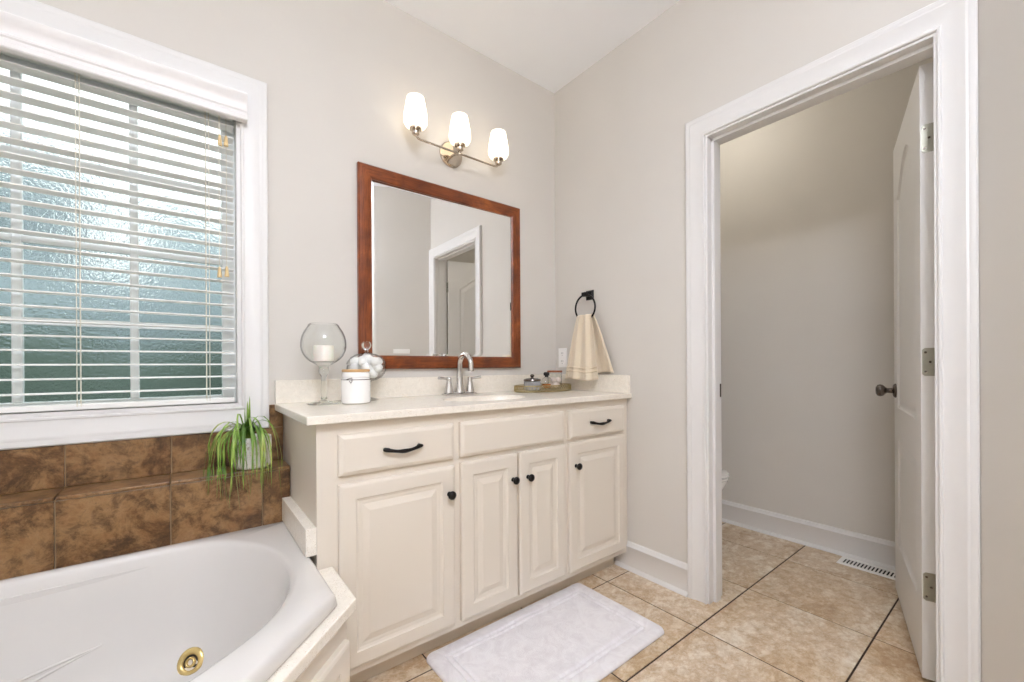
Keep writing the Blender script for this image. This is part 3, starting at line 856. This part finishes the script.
# glass jar of cotton balls
GX, GY = -1.203, -.1005
gj = thing('cotton_jar', 'footed clear glass jar with domed lid and knob, filled with cotton balls', 'jar', (GX, GY, CT))
bm = B()
o_ = [(0, 0), (.046, 0), (.048, .003), (.030, .008), (.012, .014), (.010, .045), (.011, .070), (.022, .082)]
bo = [(.040, .086), (.060, .096), (.074, .112), (.080, .130), (.079, .146), (.076, .150)]
bi = [(.0735, .149), (.0765, .145), (.0775, .130), (.0715, .114), (.058, .099), (.038, .0895), (0, .088)]
lathe(bm, o_+bo+bi, 44); obj('bowl', bm, glass_m, gj, smooth=50)
bm = B(); lathe(bm, [(.080, .1515), (.081, .154), (.076, .165), (.062, .183), (.040, .195), (.016, .200), (.008, .204), (.007, .211), (.012, .216), (.019, .226), (.020, .236), (.014, .247), (0, .250), ], 44)
inn_ = [(0, .1975), (.016, .1975), (.039, .1928), (.060, .181), (.0735, .164), (.0775, .154), (.078, .1515), (.080, .1515)]
lathe(bm, inn_, 44)
ld = obj('lid', bm, [glass_m, solid_glass_m], gj, smooth=50)
for p_ in ld.data.polygons:
    if p_.center.z > .205: p_.material_index = 1
spots = []
cr = .0195
for n, rr, z in ((5, .032, .112), (1, 0, .110), (6, .0535, .137), (3, .021, .137), (6, .048, .163), (3, .020, .167), (1, 0, .181)):
    for i in range(n):
        a = 2*PI*i/n+.7*z*100; spots.append((rr*math.cos(a), rr*math.sin(a), z))
bm = B(); sphere(bm, (0, 0, 0), cr, .92, 16, 10)
for v_ in bm.verts: v_.co *= 1+.06*math.sin(v_.co.x*300)*math.cos(v_.co.y*260+v_.co.z*210)
cb = obj('cotton_ball', bm, cotton_m, smooth=True)
for i, s in enumerate(spots):
    o = cb if i == 0 else cb.copy()
    if i: C.objects.link(o)
    o.location = (GX+s[0], GY+s[1], CT+s[2]); o.rotation_euler = (s[0]*90, s[1]*70, i)
    tag(o, 'white cotton ball inside the footed glass jar on the counter', 'cotton ball', 'cotton balls in the glass jar')

# tray and its things
TRX, TRY = -.222, -.130; AX, AY = .192, .104
tr = thing('vanity_tray', 'oval antique brass tray with pierced gallery rim at the right end of the counter', 'tray', (TRX, TRY, CT))
bm = B(); lathe(bm, [(0, .002), (.5, .002), (.97, .002), (.975, .006), (0, .006)], 56, (0, 0, 0), AX, AY); obj('tray_base', bm, bronze_m, tr)
def rim(z, r, nm, sc=1.0):
    bm = B(); tube(bm, [(sc*AX*math.cos(2*PI*i/72), sc*AY*math.sin(2*PI*i/72), z) for i in range(73)], r, 8, False); return bm
obj('rim', rim(.0335, .0026, 'top'), bronze_m, tr, smooth=True)
bm = rim(.0035, .0032, 'bottom'); obj('foot_rim', bm, bronze_m, tr, smooth=True)
bm = B()
N = 60
for i in range(N):
    for dz in (-1, 1):
        a = 2*PI*i/N; b = 2*PI*(i+dz)/N; m = (a+b)/2
        tube(bm, [(AX*math.cos(a), AY*math.sin(a), .004), (AX*math.cos(m), AY*math.sin(m), .019), (AX*math.cos(b), AY*math.sin(b), .033)], .0013, 5)
obj('gallery', bm, bronze_m, tr)
TZ = CT+.0075
q = (-.305, -.130)
bj = thing('crystal_box', 'small grey ribbed crystal box with silver knobbed lid on the left of the tray', 'trinket box', (q[0], q[1], TZ))
bm = B()
rg = [((.044+.002*(i % 2))*math.cos(2*PI*i/40), (.044+.002*(i % 2))*math.sin(2*PI*i/40)) for i in range(40)]
loft(bm, [[(a*s, b*s, z) for a, b in rg] for s, z in ((.94, 0), (1, .004), (1, .046), (.96, .049))], True, True, True); obj('box_body', bm, stone_m, bj)
bm = B(); lathe(bm, [(0, .0492), (.046, .0492), (.048, .053), (.046, .060), (.030, .065), (.008, .067), (.006, .071), (.012, .077), (.012, .082), (.006, .087), (0, .088)], 30); obj('lid', bm, knobm_m, bj, smooth=40)
q = (-.212, -.145)
pb = thing('perfume_bottle', 'round clear perfume bottle with amber liquid and dark cap in the middle of the tray', 'bottle', (q[0], q[1], TZ))
bm = B(); sphere(bm, (0, 0, .036), .037, .95, 28, 16, 1, .75); obj('bottle_body', bm, glass_m, pb, smooth=True)
bm = B(); lathe(bm, [(0, .007), (.012, .008), (.022, .014), (.027, .024), (.028, .032), (0, .032)], 28, (0, 0, 0), 1, .7); obj('liquid', bm, amber_m, pb, smooth=40)
bm = B(); lathe(bm, [(0, .071), (.010, .071), (.010, .078), (.016, .080), (.017, .092), (.012, .098), (0, .098)], 24); obj('cap', bm, dark_m, pb, smooth=35)
q = (-.125, -.120)
cj = thing('clear_lidded_jar', 'clear glass jar with flat copper brown lid on the right of the tray', 'jar', (q[0], q[1], TZ))
bm = B(); lathe(bm, [(0, 0), (.034, 0), (.038, .004), (.041, .04), (.041, .092), (.038, .0945), (.0385, .09), (.0385, .04), (.035, .006), (0, .005)], 32); obj('jar_body', bm, glass_m, cj, smooth=50)
bm = B(); lathe(bm, [(0, .0952), (.043, .0952), (.044, .098), (.044, .104), (.042, .106), (0, .106)], 32); obj('lid', bm, copper_m, cj, smooth=40)
bm = B(); sphere(bm, (0, 0, 0), .017, .95, 14, 9)
sb = obj('bath_pearl', bm, M('pale pink soap', (242, 228, 220), .4).m, smooth=True)
for i, s in enumerate([(.017, .0, .0235), (-.012, .015, .0235), (-.010, -.017, .0235), (.002, .018, .052), (.014, -.014, .052), (-.018, -.002, .052)]):
    o = sb if i == 0 else sb.copy()
    if i: C.objects.link(o)
    o.location = (q[0]+s[0], q[1]+s[1], TZ+s[2]); tag(o, 'pale round soap ball inside the copper lidded glass jar', 'soap', 'soap balls in the lidded jar')

# ------------------------------------------------------------------ towel ring and towel
tr2 = thing('towel_ring', 'black metal towel ring on the right wall above the counter end', 'towel ring', (0, -.283, 1.445))
RX, RY0, RZ, RR = -.052, -.290, 1.372, .072
bm = B()
lps = [[(d, -.283+sy*h, 1.448+sz*h) for sy, sz in ((-1, -1), (1, -1), (1, 1), (-1, 1))] for d, h in ((-.0005, .027), (-.006, .027), (-.011, .022), (-.014, .020), (-.014, .011), (-.045, .009))]
loft(bm, lps, True, True, True)
box(bm, -.062, -.042, -.300, -.272, 1.435, 1.458)
cpart('mount', bm, black_m, None, tr2, bevel=.001)
bm = B(); tube(bm, [(RX, RY0+RR*math.sin(2*PI*i/48), RZ+RR*math.cos(2*PI*i/48)) for i in range(49)], .0052, 12, False)
cpart('ring', bm, black_m, None, tr2, smooth=True)
# towel: one cloth bunched through the ring, front and back falls
bm = B()
def fall(ytop0, ytop1, ybot0, ybot1, ztop, zbot, x0, x1, ph, amp):
    nu, nv = 44, 34; g = []
    for j in range(nv+1):
        t = j/nv; tt = t**.85
        y0 = ytop0+(ybot0-ytop0)*tt; y1 = ytop1+(ybot1-ytop1)*tt; row = []
        for i in range(nu+1):
            s = i/nu; fold = math.sin(s*2*PI*2.6+ph)*(1-.35*t)+.4*math.sin(s*2*PI*5.3+ph*2)*(1-t*.5)
            x = (x0+(x1-x0)*t)+amp*fold*(.62+.38*t)
            zb_ = zbot+.006*math.sin(s*7+ph)
            row.append((x, y0+(y1-y0)*s, ztop+(zb_-ztop)*t))
        g.append(row)
    return g
def sheet(g, th):
    f = [[bm.verts.new(p) for p in r] for r in g]; b = [[bm.verts.new((p[0]+th, p[1], p[2])) for p in r] for r in g]
    for a, s in ((f, 1), (b, -1)):
        for j in range(len(a)-1):
            for i in range(len(a[0])-1):
                bm.faces.new([a[j][i], a[j][i+1], a[j+1][i+1], a[j+1][i]][::s])
    nr, nc = len(f), len(f[0])
    for j in range(nr-1):
        bm.faces.new((f[j][0], f[j+1][0], b[j+1][0], b[j][0])); bm.faces.new((f[j][-1], b[j][-1], b[j+1][-1], f[j+1][-1]))
    for i in range(nc-1):
        bm.faces.new((f[0][i], b[0][i], b[0][i+1], f[0][i+1])); bm.faces.new((f[-1][i], f[-1][i+1], b[-1][i+1], b[-1][i]))
g1 = fall(-.235, -.350, -.158, -.415, 1.318, .972, -.064, -.082, .4, .0150)
g2 = fall(-.240, -.352, -.200, -.468, 1.318, 1.010, -.040, -.026, 2.0, .0080)
# the crest over the ring joins both falls
crest = []
n = 8
for k_ in range(1, n):
    a = PI*k_/n; row = []
    for p, r_ in zip(g2[0], g1[0]):
        m = (Vector(p)+Vector(r_))/2; h = (Vector(p)-Vector(r_))/2
        row.append(tuple(m + h*math.cos(a) + Vector((0, 0, .016*math.sin(a)))))
    crest.append(row)
full = g2[::-1] + crest + g1
sheet(full, -.0045)
# woven bands near the front hem stand proud
tw = obj('hand_towel', bm, towel_m, smooth=True)
tag(tw, 'beige terry hand towel bunched through the black ring on the wall', 'towel')
bm = B()
for tz in (.80, .86):
    gg = fall(-.235, -.350, -.158, -.415, 1.318, .972, -.064, -.082, .4, .0150)
    j0 = int(tz*34); rows_ = gg[j0:j0+2]
    sheet([[(p[0]-.0012, p[1], p[2]) for p in r] for r in rows_], -.0062)
bd = obj('woven_band', bm, M('woven towel band', (232, 216, 190), .9).m, smooth=True); bd.parent = tw

# outlet on the right wall above the splash
ol = thing('wall_outlet', 'white duplex outlet plate on the right wall beside the hanging towel', 'outlet', (0, -.063, 1.10))
bm = B(); rect_loops(bm, -.098, -.028, 1.040, 1.156, [(0, 0), (0, .003), (.004, .0055)], fB)
cpart('plate', bm, plate_m, None, ol)
for z in (1.074, 1.122):
    bm = B(); lathe(bm, [(0, 0), (.0165, 0), (.0165, .0015), (0, .0015)], 20, (0, 0, 0), 1, 1.05)
    bmesh.ops.transform(bm, matrix=Matrix.Translation((-.0052, -.063, z)) @ Matrix.Rotation(-PI/2, 4, 'Y'), verts=bm.verts)
    so = cpart('receptacle', bm, plate_m, None, ol)
    bm = B()
    for dy in (-.0065, .0065): box(bm, -.0074, -.0066, -.063+dy-.001, -.063+dy+.001, z-.001, z+.009)
    box(bm, -.0074, -.0066, -.065, -.061, z-.011, z-.007)
    o = cpart('slot', bm, dark_m, so, ol)

# switch plate on the angled wall (seen in the mirror)
sw = thing('switch_plate', 'white triple switch plate on the grey wall, seen low in the mirror', 'switch plate', (-.235, -1.8925, 1.155), math.radians(212))
bm = B(); rect_loops(bm, -.075, .075, -.058, .058, [(0, 0), (0, .003), (.004, .0055)], lambda u, v, d: (u, -d-.001, v)); obj('plate', bm, plate_m, sw)
for u in (-.046, 0, .046):
    bm = B(); box(bm, u-.006, u+.006, -.013, -.006, -.012, .004); obj('toggle', bm, plate_m, sw, bevel=.001)

# ------------------------------------------------------------------ plant
PXc, PYc = -1.615, -.082; PZ0 = LEDZ+.001
pot = thing('potted_spider_plant', 'spider plant with long trailing leaves in a ribbed white pot on the tiled ledge', 'potted plant', (PXc, PYc, PZ0))
bm = B(); n = 72; pr_ = [(.050, 0), (.0565, .004), (.0585, .02), (.0600, .10), (.0600, .112), (.0560, .112), (.054, .10), (.052, .095)]
rows_ = []
for r, z in pr_:
    ribd = 1 if .004 < z < .105 and r > .055 else 0
    rows_.append([((r+ribd*.0016*(1 if (i//2) % 2 else -1))*math.cos(2*PI*i/n), (r+ribd*.0016*(1 if (i//2) % 2 else -1))*math.sin(2*PI*i/n), z) for i in range(n)])
loft(bm, rows_, True, True, False); obj('pot', bm, pot_m, pot)
bm = B(); lathe(bm, [(0, .100), (.03, .098), (.0535, .096)], 30); obj('soil', bm, soil_m, pot)
bm = B()
rnd = random.Random(11)
def leaf(p0, dirv, length, droop, width, up, drift=1.0):
    n = 16; pts = []; p = Vector(p0); v_ = Vector((dirv[0], dirv[1], up)).normalized(); st = length/n; dr_ = drift*rnd.uniform(-.11, .13); dq_ = drift*rnd.uniform(-.03, .03)
    for i in range(n+1):
        pts.append(p.copy()); v_ = (v_+Vector((dr_*i/n*1.6+dq_, dq_, -droop/n*(.25+2.0*i/n)))).normalized(); q_ = p+v_*st
        if q_.y > .062: q_.y = .062+.0*i       # keep clear of the wall tile
        if q_.x > .085: q_.x = .085
        if -.062 < q_.y and q_.z < .006: q_.y = -.0665
        p = q_
    prev = None
    for i, c in enumerate(pts):
        t = i/n; w = width*(math.sin(PI*min(1, .18+t*.82))**.7)+.0004
        tg = (pts[min(n, i+1)]-pts[max(0, i-1)]).normalized(); sd = tg.cross(Vector((0, 0, 1)))
        sd = sd.normalized() if sd.length > .05 else Vector((dirv[1], -dirv[0], 0)).normalized()
        nr = sd.cross(tg).normalized()
        cur = [bm.verts.new(c-sd*w+nr*w*.25), bm.verts.new(c-nr*w*.15), bm.verts.new(c+sd*w+nr*w*.25)]
        if prev: 
            bm.faces.new((prev[0], prev[1], cur[1], cur[0])); bm.faces.new((prev[1], prev[2], cur[2], cur[1]))
        prev = cur
# leaves spill mostly towards the room's left and over the ledge
specs = []
for i in range(40):
    a = rnd.uniform(math.radians(200), math.radians(295)); specs.append((a, rnd.uniform(.20, .34), rnd.uniform(8.0, 15.0), rnd.uniform(1.2, 4.0)))
for a, L_, dr, up in ((180, .24, 7.5, 2.2), (172, .20, 9, 3.0), (190, .27, 8.5, 2.6), (330, .13, 6.0, 2.6), (10, .12, 6.0, 2.8), (205, .30, 9, 2.6), (300, .32, 9, 1.6), (285, .36, 10, 1.6), (230, .40, 10, 2.0), (250, .42, 11, 2.2), (240, .46, 12, 3.0), (265, .40, 11, 2.4), (218, .36, 10, 2.6), (272, .44, 12, 3.0)):
    specs.append((math.radians(a), L_, dr, up))
for a, L_, dr, up in specs:
    ox, oy = -.014+rnd.uniform(-.012, .012), rnd.uniform(-.014, .01)
    leaf((ox, oy, .100), (math.cos(a), math.sin(a)*.8), L_, dr, rnd.uniform(.0020, .0032), up)
for dx in (-.008, 0, .006): leaf((-.014+dx, 0, .10), (dx*8, .05), .140+dx*3, .10, .0040, 7, 0.0)
obj('foliage', bm, leaf_m, pot, smooth=True, recalc=False)

# ------------------------------------------------------------------ bath mat
bm = B(); mw, mh = .815, .468; NX, NY = 250, 144; r0 = .03
rows_ = []
def hgt(x, y):
    e = min(x, mw-x, y, mh-y)
    z = .017*(1-math.exp(-(e+.0015)/.005))
    for c, w_, dp in ((.060, .0045, .008), (.080, .0045, .008)):
        z -= dp*math.exp(-((e-c)/w_)**2)
    return z+.0022*math.sin(x*23+2*math.sin(y*17))*math.sin(y*29+1.4*math.sin(x*13))*(1 if e > .02 else .3)
top = []
for j in range(NY+1):
    row = []
    for i in range(NX+1):
        x = mw*i/NX; y = mh*j/NY; z = hgt(x, y)
        cx_ = min(max(x, r0), mw-r0); cy_ = min(max(y, r0), mh-r0); d = Vector((x-cx_, y-cy_))
        if d.length > 0 and x != cx_ and y != cy_:
            m_ = max(abs(d.x), abs(d.y)); d = d.normalized()*m_; x, y = cx_+d.x, cy_+d.y
        row.append(bm.verts.new((x-mw/2, y-mh/2, z)))
    top.append(row)
for j in range(NY):
    for i in range(NX): bm.faces.new((top[j][i], top[j][i+1], top[j+1][i+1], top[j+1][i]))
bd_ = top[0]+[r[-1] for r in top[1:]]+top[-1][::-1][1:]+[r[0] for r in top[::-1]][1:-1]
low = [bm.verts.new((v_.co.x, v_.co.y, 0)) for v_ in bd_]; bridge(bm, bd_, low); bm.faces.new(low)
mat_o = obj('bath_mat', bm, mat_m, smooth=True); mat_o.location = (-.727, -.719, .001); mat_o.rotation_euler = (0, 0, math.radians(.6))
tag(mat_o, 'white terry bath mat with a double stitched border on the tile floor before the vanity', 'bath mat')

# ------------------------------------------------------------------ floor register
vt = thing('floor_vent', 'white slotted floor register beside the far baseboard of the toilet room', 'vent', (.955, -1.345, .0))
bm = B(); vx, vy = .052, .160
outer_ = [(-vx, -vy), (vx, -vy), (vx, vy), (-vx, vy)]; hl = []
for i in range(20):
    for a, b in ((-.033, .033),):
        y = -vy+.022+i*(2*vy-.044)/19.0; hl.append([(a, y-.0042), (b, y-.0042), (b, y+.0042), (a, y+.0042)])
r1 = holes(bm, outer_, hl, lambda u, v: (u, v, .0055)); 
low = [bm.verts.new((a*1.06, b*1.02, .001)) for a, b in outer_]; bridge(bm, r1[0], low)
for rg_ in r1[1:]:
    q_ = [bm.verts.new((v_.co.x, v_.co.y, .0018)) for v_ in rg_]; bridge(bm, rg_, q_)
obj('grille', bm, plate_m, vt)
bm = B(); box(bm, -vx+.006, vx-.006, -vy+.01, vy-.01, .0006, .0016); obj('damper', bm, dark_m, vt)

# ------------------------------------------------------------------ toilet
to = thing('toilet', 'white toilet in the small room, its seat edge just past the door frame', 'toilet', (.60, -.045, 0))
def egg(rx, ryf, ryb, cy, z, n=40):
    return [(rx*math.cos(2*PI*i/n), cy+(ryb if math.sin(2*PI*i/n) > 0 else ryf)*math.sin(2*PI*i/n), z) for i in range(n)]
TF = .0
bm = B(); loft(bm, [egg(.115, .20, .20, -.38, .0), egg(.11, .19, .19, -.38, .03), egg(.105, .17, .17, -.36, .14), egg(.13, .21, .18, -.38, .22), egg(.175, .265, .19, -.41, .32), egg(.185, .285, .20, -.42, .375), egg(.185, .285, .20, -.42, .388), egg(.14, .24, .15, -.42, .385), egg(.11, .19, .12, -.42, .30), egg(.05, .08, .06, -.42, .24)], True, True, True)
obj('bowl', bm, porc_m, to, smooth=50)
bm = B(); loft(bm, [egg(.182, .285, .20, -.42, .389), egg(.188, .292, .205, -.42, .394), egg(.188, .292, .205, -.42, .404), egg(.180, .284, .20, -.42, .408)], True, True, True); obj('seat', bm, porc_m, to, smooth=40)
bm = B(); loft(bm, [egg(.184, .288, .20, -.42, .410), egg(.190, .296, .205, -.42, .414), egg(.188, .292, .205, -.42, .424), egg(.15, .25, .18, -.42, .430), egg(.05, .08, .05, -.42, .433)], True, True, True); obj('lid', bm, porc_m, to, smooth=40)
bm = B(); loft(bm, [[(-w_, -.215, z), (w_, -.215, z), (w_*.96, -.02, z), (-w_*.96, -.02, z)] for w_, z in ((.17, .37), (.195, .40), (.205, .70))], True, True, True); obj('tank', bm, porc_m, to, bevel=.015)
bm = B(); box(bm, -.213, .213, -.225, -.012, .701, .735); obj('tank_lid', bm, porc_m, to, bevel=.008)
bm = B(); tube(bm, [(-.15, -.216, .65), (-.15, -.232, .65), (-.09, -.236, .645)], [.007, .006, .005], 10); obj('flush_lever', bm, chrome_m, to, smooth=True)
